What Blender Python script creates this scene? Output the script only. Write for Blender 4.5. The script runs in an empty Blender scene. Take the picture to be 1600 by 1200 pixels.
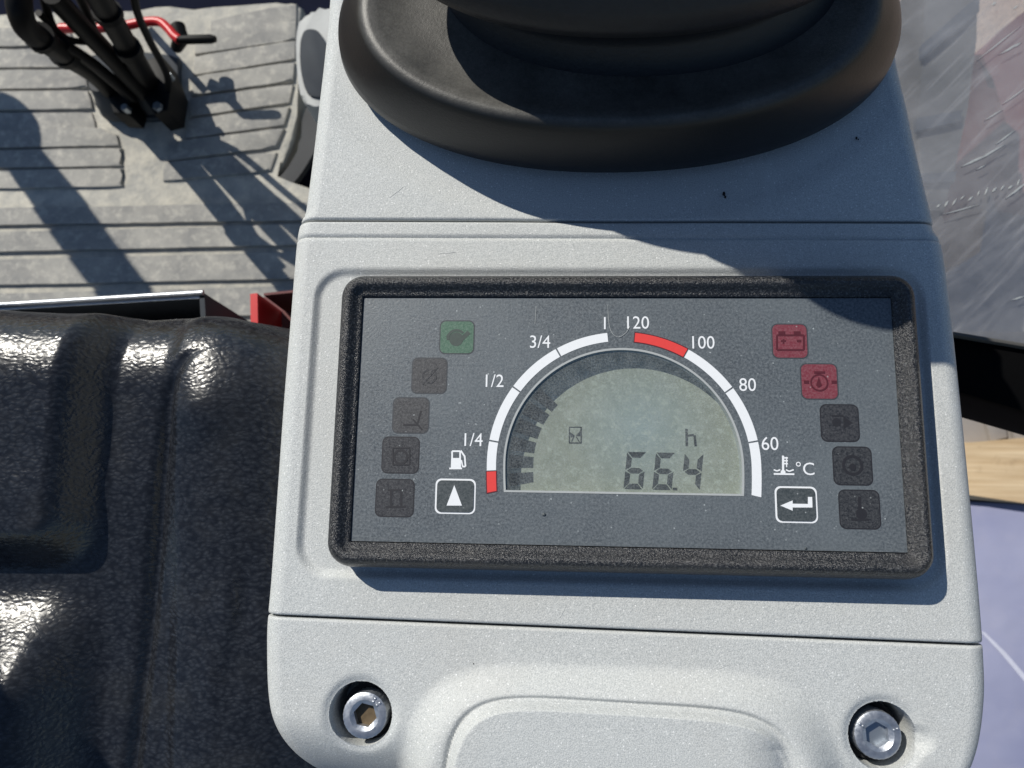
import bpy, bmesh, math, random
import numpy as np
from mathutils import Vector, Matrix
from mathutils.geometry import tessellate_polygon
random.seed(4); rng = np.random.default_rng(4)
R = math.radians
scene = bpy.context.scene
C = scene.collection

# ------------------------------------------------------------------ camera
RM = Matrix(((0.9980168715, 0.0183784956, -0.0602042775),
             (-0.0078840313, 0.9853927101, 0.1701148112),
             (0.0624513105, -0.1693027993, 0.9835834463)))      # world -> camera
CP = Vector((-0.0185956559, -0.0291277696, 0.2289522292))
cd = bpy.data.cameras.new('camera'); cam = bpy.data.objects.new('camera', cd); C.objects.link(cam)
cam.matrix_world = Matrix.Translation(CP) @ RM.transposed().to_4x4()
cd.sensor_width = 36; cd.lens = 27; cd.clip_start = 0.005; cd.clip_end = 200
cd.dof.use_dof = True; cd.dof.focus_distance = 0.235; cd.dof.aperture_fstop = 0.027 / 0.0012
scene.camera = cam

# ------------------------------------------------------------------ light
SUN_EL, SUN_DX, SUN_DY = 42, -0.69, 0.72                       # where the sun stands, seen on the console
w = bpy.data.worlds.new('World'); scene.world = w; w.use_nodes = True
wn = w.node_tree.nodes; wl = w.node_tree.links
sky = wn.new('ShaderNodeTexSky'); sky.sky_type = 'NISHITA'; sky.sun_disc = False
sky.sun_elevation = R(SUN_EL); sky.sun_rotation = math.atan2(SUN_DX, SUN_DY)
sky.altitude = 300; sky.air_density = 1.0; sky.dust_density = 0.2; sky.ozone_density = 2.2
wl.new(sky.outputs[0], wn['Background'].inputs[0]); wn['Background'].inputs[1].default_value = 0.082
sd = bpy.data.lights.new('sun', 'SUN'); sd.energy = 4.6; sd.angle = R(0.55); sd.color = (1, 0.955, 0.865)
sun = bpy.data.objects.new('sun', sd); C.objects.link(sun)
sv = Vector((SUN_DX * math.cos(R(SUN_EL)), SUN_DY * math.cos(R(SUN_EL)), math.sin(R(SUN_EL)) * math.hypot(SUN_DX, SUN_DY)))
sun.rotation_euler = sv.to_track_quat('Z', 'Y').to_euler(); sun.location = sv.normalized() * 3
scene.view_settings.view_transform = 'Standard'; scene.view_settings.look = 'None'
scene.view_settings.exposure = 0.0; scene.view_settings.gamma = 1
scene.cycles.max_bounces = 8; scene.cycles.transparent_max_bounces = 12

# ------------------------------------------------------------------ helpers
RI = RM.transposed()
def at(u, v, z=0.0):
    """measured picture point -> point of the level z (metres)"""
    d = RI @ Vector(((u - 800) / 1200, -(v - 600) / 1200, -1)); s = (z - CP.z) / d.z
    return CP + d * s
def pix(x, y, z):
    """level z, numpy arrays -> the measured chart coordinates used for outlines"""
    q = np.stack([x - CP.x, y - CP.y, np.zeros_like(x) + z - CP.z]); q = np.tensordot(np.array(RM), q, 1)
    return 800 - 1200 * q[0] / q[2], 600 + 1200 * q[1] / q[2]

def link(name, me, m=None, parent=None):
    o = bpy.data.objects.new(name, me); C.objects.link(o)
    if m is not None: me.materials.append(m)
    if parent is not None: o.parent = parent
    return o
def tag(o, label, cat, group=None):
    o['label'] = label; o['category'] = cat
    if group: o['group'] = group
    return o
def thing(name, label, cat, loc=(0, 0, 0), group=None):
    o = bpy.data.objects.new(name, None); C.objects.link(o); o.location = loc; o.empty_display_size = .01
    return tag(o, label, cat, group)
def attach(o, root):
    """parent a mesh built in world coordinates under a thing standing at its base"""
    o.parent = root; o.matrix_parent_inverse = Matrix.Translation(-Vector(root.location)); return o
def structure(o): o['kind'] = 'structure'; return o
def mesh(name, V, F, m=None, parent=None, smooth=False):
    me = bpy.data.meshes.new(name); me.from_pydata([tuple(p) for p in V], [], F); me.update()
    if smooth: me.shade_smooth()
    return link(name, me, m, parent)
def bm_obj(name, bm, m, parent=None, smooth=False):
    bmesh.ops.recalc_face_normals(bm, faces=bm.faces)
    me = bpy.data.meshes.new(name); bm.to_mesh(me); bm.free()
    if smooth: me.shade_smooth()
    return link(name, me, m, parent)
def add_prism(bm, pts, z0, z1):
    """pts (x,y) list, flat prism from z0 (bottom) to z1"""
    a = [bm.verts.new((p[0], p[1], z1)) for p in pts]; b = [bm.verts.new((p[0], p[1], z0)) for p in pts]
    n = len(pts); bm.faces.new(a); bm.faces.new(b[::-1])
    for i in range(n): bm.faces.new((a[i], b[i], b[(i + 1) % n], a[(i + 1) % n]))
def prism(name, pts, z0, z1, m, parent=None, bevel=0, segs=2):
    bm = bmesh.new(); add_prism(bm, pts, z0, z1)
    if bevel:
        top = [e for e in bm.edges if e.verts[0].co.z > z1 - 1e-7 and e.verts[1].co.z > z1 - 1e-7]
        bmesh.ops.bevel(bm, geom=top, offset=bevel, segments=segs, affect='EDGES', profile=.5, clamp_overlap=True)
    o = bm_obj(name, bm, m, parent)
    if bevel:
        o.data.shade_smooth(); 
        try: o.data.set_sharp_from_angle(angle=R(40))
        except Exception: pass
    return o
def rrect(cx, cy, w, h, r, n=6, rot=0):
    out = []
    for k, (sx, sy) in enumerate(((1, 1), (-1, 1), (-1, -1), (1, -1))):
        for i in range(n + 1):
            a = math.pi / 2 * (k + i / n)
            x = sx * (w / 2 - r) + r * math.cos(a); y = sy * (h / 2 - r) + r * math.sin(a)
            out.append((cx + x * math.cos(rot) - y * math.sin(rot), cy + x * math.sin(rot) + y * math.cos(rot)))
    return out
def catmull(P, n=8, closed=False):
    out = []; N = len(P)
    for i in range(N if closed else N - 1):
        p0, p1, p2, p3 = (P[(i - 1) % N] if closed or i else P[0]), P[i], P[(i + 1) % N], (P[(i + 2) % N] if closed or i + 2 < N else P[-1])
        for k in range(n):
            t = k / n
            out.append(tuple(.5 * ((2 * b) + (-a + c) * t + (2 * a - 5 * b + 4 * c - d) * t * t + (-a + 3 * b - 3 * c + d) * t ** 3)
                             for a, b, c, d in zip(p0, p1, p2, p3)))
    if not closed: out.append(tuple(P[-1]))
    return out
def add_tube(bm, P, r, n=14, cap=True):
    P = [Vector(p) for p in P]; rings = []
    rr = r if isinstance(r, (list, tuple)) else [r] * len(P)
    up = Vector((.13, .31, .94)).normalized(); prev = None
    for i, p in enumerate(P):
        t = (P[min(i + 1, len(P) - 1)] - P[max(i - 1, 0)]).normalized()
        if prev is None: a = t.cross(up).normalized()
        else: a = (prev - t * prev.dot(t)).normalized()
        prev = a; b = t.cross(a)
        rings.append([bm.verts.new(p + (a * math.cos(2 * math.pi * k / n) + b * math.sin(2 * math.pi * k / n)) * rr[i]) for k in range(n)])
    for A, B in zip(rings, rings[1:]):
        for k in range(n): bm.faces.new((A[k], A[(k + 1) % n], B[(k + 1) % n], B[k]))
    if cap: bm.faces.new(rings[0][::-1]); bm.faces.new(rings[-1])
def tube(name, P, r, m, parent=None, n=14):
    bm = bmesh.new(); add_tube(bm, P, r, n); o = bm_obj(name, bm, m, parent, True)
    try: o.data.set_sharp_from_angle(angle=R(60))
    except Exception: pass
    return o
def add_box(bm, c, s, M=None):
    g = bmesh.ops.create_cube(bm, size=1)['verts']
    T = Matrix.Translation(c) @ (M.to_4x4() if M else Matrix()) @ Matrix.Diagonal((*s, 1))
    bmesh.ops.transform(bm, matrix=T, verts=g); return g

# ------------------------------------------------------------------ materials
class NT:
    def __init__(s, name):
        s.m = bpy.data.materials.new(name); s.m.use_nodes = True; s.t = s.m.node_tree
        s.b = s.t.nodes['Principled BSDF']; s.out = s.t.nodes['Material Output']
        s.co = s.t.nodes.new('ShaderNodeTexCoord').outputs['Object']
    def n(s, typ, ins={}, **kw):
        o = s.t.nodes.new(typ)
        for k, v in kw.items(): setattr(o, k, v)
        for k, v in ins.items():
            if isinstance(v, bpy.types.NodeSocket): s.t.links.new(v, o.inputs[k])
            else: o.inputs[k].default_value = v
        return o
    def noise(s, scale, detail=4, rough=.6, co=None, dist=0):
        return s.n('ShaderNodeTexNoise', {'Vector': co or s.co, 'Scale': scale, 'Detail': detail, 'Roughness': rough, 'Distortion': dist}).outputs[0]
    def ramp(s, x, *st):
        o = s.n('ShaderNodeValToRGB', {0: x}); e = o.color_ramp.elements
        while len(e) < len(st): e.new(.5)
        for q, (p, c) in zip(e, st):
            q.position = p; q.color = (c, c, c, 1) if isinstance(c, (int, float)) else (*c, 1)
        return o.outputs[0]
    def mix(s, f, a, b, mode='MIX'):
        o = s.n('ShaderNodeMix', data_type='RGBA', blend_type=mode)
        for i, v in ((0, f), (6, a), (7, b)):
            if isinstance(v, bpy.types.NodeSocket): s.t.links.new(v, o.inputs[i])
            else: o.inputs[i].default_value = v if i == 0 else (*v, 1)
        return o.outputs[2]
    def bump(s, h, strength, dist, prev=None):
        ins = {'Height': h, 'Strength': strength, 'Distance': dist}
        if prev is not None: ins['Normal'] = prev
        return s.n('ShaderNodeBump', ins).outputs[0]
    def mapping(s, scale=(1, 1, 1), rot=(0, 0, 0)):
        return s.n('ShaderNodeMapping', {'Vector': s.co, 'Scale': scale, 'Rotation': rot}).outputs[0]
    def set(s, **kw):
        for k, v in kw.items():
            k = {'Base': 'Base Color', 'Spec': 'Specular IOR Level', 'Coat': 'Coat Weight'}.get(k, k)
            if isinstance(v, bpy.types.NodeSocket): s.t.links.new(v, s.b.inputs[k])
            elif isinstance(v, tuple): s.b.inputs[k].default_value = (*v, 1)
            else: s.b.inputs[k].default_value = v
        return s.m
M = {}
def simple(name, col, rough=.6, metal=0, spec=.5, var=.15, scale=300, bump=.0):
    t = NT(name); nz = t.noise(scale)
    c = t.mix(nz, tuple(x * (1 - var) for x in col), tuple(min(1, x * (1 + var)) for x in col))
    t.set(Base=c, Roughness=rough, Metallic=metal, Spec=spec)
    if bump: t.set(Normal=t.bump(t.noise(scale * 2), bump, .0004))
    M[name] = t.m; return t.m

# grained light grey console plastic
t = NT('console_plastic')
fine = t.noise(2600, 2, .7); mid = t.noise(900, 3, .7); big = t.noise(14, 5, .65)
c = t.mix(t.ramp(fine, (.36, 0.), (.64, 1.)), (.375, .395, .395), (.625, .64, .628))
c = t.mix(t.ramp(mid, (.35, 0.), (.75, .45)), c, (.545, .565, .555))
c = t.mix(t.ramp(big, (.45, 0.), (.72, .38)), c, (.47, .46, .43))
sm = t.n('ShaderNodeTexNoise', {'Vector': t.mapping((1, .35, 1), (0, 0, .5)), 'Scale': 55., 'Detail': 6., 'Roughness': .7}).outputs[0]
c = t.mix(t.ramp(sm, (.58, 0.), (.72, .28)), c, (.72, .73, .72))
fl_ = t.n('ShaderNodeTexVoronoi', {'Vector': t.co, 'Scale': 1150.}, feature='F1').outputs
flc = t.n('ShaderNodeSeparateXYZ', {0: fl_['Color']}).outputs
c = t.mix(t.n('ShaderNodeMath', {0: t.ramp(fl_['Distance'], (.15, 1.), (.34, 0.)), 1: t.ramp(flc[0], (.70, 0.), (.9, .75))}, operation='MULTIPLY').outputs[0], c, (.86, .87, .86))
c = t.mix(t.n('ShaderNodeMath', {0: t.ramp(fl_['Distance'], (.15, 1.), (.34, 0.)), 1: t.ramp(flc[1], (.72, 0.), (.9, .4))}, operation='MULTIPLY').outputs[0], c, (.30, .32, .34))
spots = t.n('ShaderNodeTexVoronoi', {'Vector': t.co, 'Scale': 210.}, feature='F1')
wh = t.ramp(spots.outputs['Distance'], (.0, 1.), (.06, .0)); wh2 = t.ramp(t.noise(60), (.55, 0.), (.6, .8))
c = t.mix(t.n('ShaderNodeMath', {0: wh, 1: wh2}, operation='MULTIPLY').outputs[0], c, (.30, .30, .30))
t.set(Base=c, Roughness=t.ramp(mid, (.3, .5), (.7, .68)), Spec=.4,
      Normal=t.bump(fine, .55, .00025, t.bump(mid, .35, .0003)))
M['plastic'] = t.m

# black grained bezel plastic, dusty
t = NT('bezel_plastic')
fine = t.noise(1500, 3, .75); big = t.noise(60, 4, .6)
c = t.mix(t.ramp(fine, (.50, 0.), (.74, .8)), (.010, .011, .014), (.17, .17, .17))
c = t.mix(t.ramp(big, (.5, 0.), (.8, .3)), c, (.08, .075, .07))
t.set(Base=c, Roughness=.27, Spec=.6, Normal=t.bump(fine, .8, .0006))
M['bezel'] = t.m

# dusty slate face foil
t = NT('face_foil')
fine = t.noise(1300, 4, .8); mid = t.noise(260, 5, .75); big = t.noise(22, 4, .6)
c = t.mix(t.ramp(fine, (.38, 0.), (.7, 1.)), (.046, .057, .068), (.185, .205, .22))
c = t.mix(t.ramp(big, (.35, 0.), (.75, .75)), c, (.14, .162, .176))
sx = t.n('ShaderNodeSeparateXYZ', {0: t.co})
sp = t.n('ShaderNodeTexVoronoi', {'Vector': t.co, 'Scale': 520.}, feature='F1')
spr = t.n('ShaderNodeMath', {0: t.ramp(sp.outputs['Distance'], (.05, 1.), (.16, 0.)), 1: t.ramp(mid, (.50, 0.), (.64, 1.))}, operation='MULTIPLY').outputs[0]
c = t.mix(spr, c, (.50, .54, .55))
t.set(Base=c, Roughness=t.ramp(mid, (.3, .32), (.7, .5)), Spec=.5, Normal=t.bump(fine, .5, .0002))
M['foil'] = t.m

# rubber of the joystick boot, dust settled on it
t = NT('boot_rubber')
fine = t.noise(1100, 4, .8); big = t.noise(40, 5, .7)
geo = t.n('ShaderNodeNewGeometry'); nz = t.n('ShaderNodeSeparateXYZ', {0: geo.outputs['Normal']}).outputs['Z']
dust = t.n('ShaderNodeMath', {0: t.ramp(nz, (.6, 0.), (.97, 1.)), 1: t.ramp(big, (.3, .35), (.7, 1.))}, operation='MULTIPLY').outputs[0]
dust = t.n('ShaderNodeMath', {0: dust, 1: t.ramp(fine, (.3, .55), (.7, 1.))}, operation='MULTIPLY').outputs[0]
c = t.mix(dust, (.006, .0065, .0075), (.135, .130, .118))
t.set(Base=c, Roughness=.42, Spec=.42, Normal=t.bump(fine, .35, .0003))
M['rubber'] = t.m
simple('bellows_rubber', (.010, .011, .014), .5, 0, .45, .4, 400, .3)

# seat vinyl, leather grain
t = NT('seat_vinyl')
wv = t.noise(160, 3, .6)
co2 = t.n('ShaderNodeMixRGB', {0: .0035, 1: t.co, 2: t.n('ShaderNodeTexNoise', {'Vector': t.co, 'Scale': 170., 'Detail': 2.}).outputs[1]}).outputs[0]
mp = t.n('ShaderNodeMapping', {'Vector': co2, 'Scale': (.75, 1.3, 1), 'Rotation': (0, 0, .0)}).outputs[0]
v1 = t.n('ShaderNodeTexVoronoi', {'Vector': mp, 'Scale': 560., 'Smoothness': .35}, feature='SMOOTH_F1').outputs['Distance']
vn = t.n('ShaderNodeTexNoise', {'Vector': mp, 'Scale': 380., 'Detail': 3., 'Distortion': 1.2}).outputs[0]
v2 = t.n('ShaderNodeTexVoronoi', {'Vector': mp, 'Scale': 700.}, feature='F1').outputs['Distance']
g = t.n('ShaderNodeMath', {0: t.ramp(v1, (.1, 1.), (.75, 0.)), 1: t.ramp(vn, (.35, .4), (.65, 1.))}, operation='MULTIPLY').outputs[0]
c = t.mix(g, (.008, .009, .012), (.034, .038, .046))
c = t.mix(t.ramp(t.noise(35, 4), (.5, 0.), (.85, .25)), c, (.08, .078, .07))
t.set(Base=c, Roughness=t.ramp(wv, (.3, .24), (.7, .34)), Spec=.55,
      Normal=t.bump(v2, .05, .0003, t.bump(g, .27, .0007)))
M['vinyl'] = t.m

# floor mat rubber with dried mud
t = NT('mat_rubber')
a = t.noise(18, 6, .7); b = t.noise(90, 5, .7); f = t.noise(420, 4, .7)
c = t.mix(t.ramp(a, (.35, 0.), (.7, 1.)), (.24, .238, .23), (.42, .405, .365))
c = t.mix(t.ramp(b, (.5, 0.), (.72, .7)), c, (.58, .55, .48))
c = t.mix(t.ramp(f, (.55, 0.), (.8, .4)), c, (.16, .155, .15))
t.set(Base=c, Roughness=.85, Spec=.25, Normal=t.bump(b, .22, .002, t.bump(f, .4, .001)))
M['mat'] = t.m
t = NT('mat_groove')
b = t.noise(60, 5, .7)
c = t.mix(t.ramp(b, (.35, 0.), (.7, 1.)), (.36, .355, .33), (.58, .55, .47))
t.set(Base=c, Roughness=.9, Spec=.2, Normal=t.bump(b, .6, .003)); M['groove'] = t.m

simple('black_steel', (.003, .003, .0035), .55, 0, .2, .4, 80, .2)
simple('black_bar', (.0012, .0012, .0014), .85, 0, .08, .3, 80)
simple('red_paint', (.55, .018, .02), .35, 0, .5, .15, 60)
simple('red_fabric', (.15, .060, .06), .7, 0, .3, .2, 60)
simple('grey_trim', (.42, .43, .42), .6, 0, .4, .2, 50, .3)
simple('dark_panel', (.035, .042, .052), .7, 0, .25, .2, 60)
simple('shaded_floor', (.010, .012, .024), .95, 0, .03, .3, 30)  # floor lies in shade, its darkness is put into the base colour
simple('galvanised', (.36, .40, .44), .35, .75, .5, .25, 60, .3)
simple('grey_post', (.075, .073, .068), .6, 0, .4, .2, 15)
simple('dark_rubber', (.05, .052, .055), .7, 0, .3, .3, 25)
simple('track_grey', (.27, .25, .235), .75, 0, .3, .25, 20, .4)
simple('white_print', (.80, .82, .84), .5, 0, .4, .04, 900)
simple('red_print', (.72, .055, .05), .5, 0, .4, .08, 900)
simple('lcd_segment', (.014, .018, .022), .5, 0, .3, .2, 900)
simple('lcd_faint', (.014, .019, .027), .5, 0, .3, .35, 500)
simple('icon_dark', (.022, .022, .026), .45, 0, .5, .2, 900)
simple('icon_red', (.085, .014, .022), .45, 0, .5, .2, 900)
simple('icon_green', (.055, .075, .065), .45, 0, .5, .3, 900)
simple('lamp_rim', (.05, .055, .062), .45, 0, .5, .2, 900)
simple('well_dark', (.02, .02, .022), .7, 0, .3, .3, 200)
simple('socket_rust', (.17, .125, .075), .55, .6, .4, .4, 700)
simple('soil_black', (.02, .02, .022), .9, 0, .2, .3, 200)
simple('sheet_line', (.55, .56, .66), .6)
simple('window_wall', (.40, .42, .42), .5, 0, .4, .1, 300)

def lamp(name, col, rough=.42):
    t = NT(name); f = t.noise(1300, 4, .8); mid = t.noise(260, 5, .75)
    c = t.mix(t.ramp(f, (.38, 0.), (.72, .85)), tuple(x * .8 for x in col), tuple(x * .8 + .08 for x in col))
    sp = t.n('ShaderNodeTexVoronoi', {'Vector': t.co, 'Scale': 520.}, feature='F1')
    spr = t.n('ShaderNodeMath', {0: t.ramp(sp.outputs['Distance'], (.05, 1.), (.16, 0.)), 1: t.ramp(mid, (.50, 0.), (.64, 1.))}, operation='MULTIPLY').outputs[0]
    t.set(Base=t.mix(spr, c, (.45, .48, .48)), Roughness=rough, Spec=.5, Normal=t.bump(f, .4, .0002)); M[name] = t.m
lamp('lamp_dark', (.022, .024, .030)); lamp('lamp_darkest', (.020, .023, .028)); lamp('lamp_brown', (.045, .046, .050))
lamp('lamp_green', (.06, .15, .095)); lamp('lamp_red', (.21, .032, .050)); lamp('button_face', (.050, .064, .070))
t = NT('zinc')
n1 = t.noise(500, 4, .7)
t.set(Base=t.mix(n1, (.30, .33, .37), (.62, .64, .68)), Metallic=.85, Roughness=t.ramp(n1, (.3, .3), (.7, .55)), Normal=t.bump(n1, .4, .0003))
M['zinc'] = t.m

t = NT('lcd_glass')
a = t.noise(90, 5, .7); b = t.noise(600, 3, .7); sx = t.n('ShaderNodeSeparateXYZ', {0: t.co})
c = t.mix(t.ramp(a, (.35, 0.), (.7, 1.)), (.245, .257, .215), (.305, .317, .272))
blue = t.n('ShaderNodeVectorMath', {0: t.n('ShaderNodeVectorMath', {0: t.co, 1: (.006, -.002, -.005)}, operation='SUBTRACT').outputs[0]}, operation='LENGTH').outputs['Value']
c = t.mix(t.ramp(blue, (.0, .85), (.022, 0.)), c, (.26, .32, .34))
c = t.mix(t.ramp(b, (.5, 0.), (.72, .8)), c, (.42, .45, .41))
t.set(Base=c, Roughness=.5, Spec=.4); M['lcd'] = t.m

# clear cover over the display: dust film on a clear sheet
t = NT('cover_glass')
a = t.noise(150, 5, .75); b = t.noise(1900, 3, .8)
tr = t.n('ShaderNodeBsdfTransparent', {0: (.96, .98, .97, 1)}); gl = t.n('ShaderNodeBsdfGlossy', {'Roughness': .12})
df = t.n('ShaderNodeBsdfDiffuse', {0: (.62, .66, .66, 1)})
m1 = t.n('ShaderNodeMixShader', {0: .045, 1: tr.outputs[0], 2: gl.outputs[0]})
du = t.n('ShaderNodeMath', {0: t.ramp(b, (.38, .05), (.7, .24)), 1: t.ramp(a, (.35, .3), (.7, .8))}, operation='MULTIPLY').outputs[0]
m2 = t.n('ShaderNodeMixShader', {0: du, 1: m1.outputs[0], 2: df.outputs[0]})
t.t.links.new(m2.outputs[0], t.out.inputs[0]); M['cover'] = t.m

# scratched, dusty clear side window
t = NT('scratched_window')
mpa = t.n('ShaderNodeMapping', {'Vector': t.mapping((1, 1, 1), (0, 0, R(-32))), 'Scale': (14, 130, 30)}).outputs[0]; mpb = t.n('ShaderNodeMapping', {'Vector': t.mapping((1, 1, 1), (0, 0, R(-46))), 'Scale': (14, 330, 30)}).outputs[0]
s1 = t.n('ShaderNodeTexNoise', {'Vector': mpa, 'Scale': 1., 'Detail': 4., 'Roughness': .6}).outputs[0]
s2 = t.n('ShaderNodeTexNoise', {'Vector': mpb, 'Scale': 1., 'Detail': 3., 'Roughness': .6}).outputs[0]
a = t.noise(16, 5, .65)
tr = t.n('ShaderNodeBsdfTransparent', {0: (.97, .98, .99, 1)}); gl = t.n('ShaderNodeBsdfGlossy', {'Roughness': .2})
df = t.n('ShaderNodeBsdfDiffuse', {0: (.50, .50, .52, 1)})
m1 = t.n('ShaderNodeMixShader', {0: .08, 1: tr.outputs[0], 2: gl.outputs[0]})
k = t.n('ShaderNodeMath', {0: t.ramp(s1, (.5, .0), (.9, .16)), 1: t.ramp(s2, (.55, .0), (.85, .22))}, operation='ADD').outputs[0]
k2 = t.n('ShaderNodeMath', {0: k, 1: t.ramp(a, (.3, .07), (.75, .32))}, operation='ADD', use_clamp=True).outputs[0]
m2 = t.n('ShaderNodeMixShader', {0: k2, 1: m1.outputs[0], 2: df.outputs[0]})
t.t.links.new(m2.outputs[0], t.out.inputs[0]); M['window'] = t.m

t = NT('sandy_ground')
a = t.noise(6, 6, .65); b = t.noise(60, 5, .7)
c = t.mix(t.ramp(a, (.35, 0.), (.65, 1.)), (.42, .30, .23), (.56, .46, .38)); c = t.mix(t.ramp(b, (.5, 0.), (.75, .5)), c, (.30, .25, .22))
t.set(Base=c, Roughness=.95, Spec=.15, Normal=t.bump(b, .6, .01)); M['ground'] = t.m
t = NT('raw_timber')
w1 = t.n('ShaderNodeTexNoise', {'Vector': t.mapping((6, 120, 40)), 'Scale': 1., 'Detail': 5., 'Roughness': .65}).outputs[0]
w2 = t.noise(45, 4, .6)
c = t.mix(t.ramp(w1, (.3, 0.), (.7, 1.)), (.42, .29, .16), (.66, .52, .34)); c = t.mix(t.ramp(w2, (.58, 0.), (.75, .5)), c, (.28, .19, .11))
t.set(Base=c, Roughness=.8, Spec=.2, Normal=t.bump(w1, .4, .002)); M['timber'] = t.m
t = NT('blue_sheet')
a = t.noise(7, 3, .5); b = t.noise(40, 4, .6)
c = t.mix(t.ramp(a, (.35, 0.), (.7, 1.)), (.25, .265, .40), (.33, .34, .46)); c = t.mix(t.ramp(b, (.5, 0.), (.8, .25)), c, (.38, .37, .45))
t.set(Base=c, Roughness=.6, Spec=.3, Normal=t.bump(t.noise(9, 3, .5), .3, .02)); M['sheet'] = t.m

# ------------------------------------------------------------------ setting far below and beside
g = prism('ground', [(-3, -3), (3, -3), (3, 3), (-3, 3)], -1.08, -1.0, M['ground']); structure(g)
fl = prism('cab_floor', [(-1.0, -.6), (-.12, -.6), (-.12, 1.3), (-1.0, 1.3)], -.56, -.535, M['shaded_floor']); structure(fl)

# ------------------------------------------------------------------ control console
Lp = [(520, -60), (515, -10), (508, 60), (493, 200), (476, 338), (472, 350), (462, 385), (452, 500), (442, 620), (432, 760), (422, 900), (417, 957), (415, 1000), (417, 1080), (427, 1135), (448, 1190), (475, 1235)]
Rp = [(1384, -60), (1388, -10), (1397, 60), (1425, 200), (1445, 290), (1460, 352), (1461, 366), (1475, 395), (1489, 500), (1504, 640), (1518, 780), (1531, 920), (1537, 1004), (1539, 1080), (1531, 1160), (1512, 1215), (1490, 1250)]
zE = -.0135
def side(P):
    q = [at(u, v, zE) for u, v in P]; q = catmull([(p.x, p.y) for p in q], 10); q.sort(key=lambda p: p[1])
    return np.array([p[1] for p in q]), np.array([p[0] for p in q])
Ly, Lx = side(Lp); Ry, Rx = side(Rp)
def sstep(a, b, x): t_ = np.clip((x - a) / (b - a), 0, 1); return t_ * t_ * (3 - 2 * t_)
def sd_rr(x, y, cx, cy, hw, hh, r):
    qx = np.abs(x - cx) - (hw - r); qy = np.abs(y - cy) - (hh - r)
    return np.hypot(np.maximum(qx, 0), np.maximum(qy, 0)) + np.minimum(np.maximum(qx, qy), 0) - r
Z0 = -.0095
KS = (.2289522 - Z0) / (.2289522 + .006)                       # outlines were measured on a level 3.5 mm higher
def kx(x): return -.0185957 + (x + .0185957) * KS
def ky(y): return -.0291278 + (y + .0291278) * KS
BOLTS = [(kx(-.0764), ky(-.0875)), (kx(.0728), ky(-.0884))]
def surf(x, y):
    z = np.full_like(x, Z0); x0, y0_ = x, y
    x = -.0185957 + (x + .0185957) / KS; y = -.0291278 + (y + .0291278) / KS
    # recessed field round the instrument
    skew = .0033 * np.clip((.0466 - y) / .09, 0, 1)
    xr = x + np.where(x < 0, -1, 1) * (-skew * .2)
    d = sd_rr(xr, y, -.0025, .0002, .0955, .0485, .010)
    z = z - .0016 * (1 - sstep(-.0022, .0004, d))
    # deep pocket that takes the instrument body
    d = sd_rr(x0, y0_, 0, 0, .0770, .0350, .002); z = z - .013 * (1 - sstep(-.0012, 0, d))
    # hand rest raised on the lower cover
    def se(cx, cy, a, b, n): return (np.abs((x - cx) / a) ** n + np.abs((y - cy) / b) ** n) ** (1 / n) - 1
    e = se(-.001, -.135, .0600, .0600, 5.0); z = z + .0054 * (1 - sstep(-.11, .07, e))
    e2 = se(-.0006 - .0 * y, -.133 - .025 * x, .0492, .0515, 5.5)
    z = z + .0024 * (1 - sstep(-.035, .0, e2)) + .0004 * (1 - np.clip(e2 + 1, 0, 1) ** 2) - .0011 * np.exp(-((e2 - .015) / .014) ** 2)
    rr_ = np.clip((x - .031) / .02, 0, 1); z = z - .0105 * rr_ ** 2 * np.clip((-.0815 - y) / .010, 0, 1) * (1 - sstep(-.05, .02, e2))
    # front of the console rolls down
    pm = 1 - sstep(-.06, .10, e); f = np.clip((-.0885 - .04 * (x + .075) - y) / .03, 0, 1); z = z - .034 * f ** 2.0 * (1 - .92 * pm)
    x, y = x0, y0_
    for bx, by in BOLTS:
        rr = np.hypot(x - bx, y - by)
        z = z - .0010 * np.exp(-(np.maximum(rr - .0094, 0) / .0016) ** 2)
        z = z - .017 * (1 - sstep(.0091, .0095, rr))
    # slot beside the right bolt
    bx, by = BOLTS[1]; rr = np.hypot(x - bx - .010, y - by + .0005)
    z = z - .0014 * (1 - sstep(.0010, .0048, rr)) * (np.hypot(x - bx, y - by) > .0091)
    # a shallow dish under the joystick
    rr = np.hypot((x + .0022) / .0945, (y - .1303) / .061); z = z - .0009 * (1 - sstep(1.0, 1.12, rr))
    return z
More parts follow.
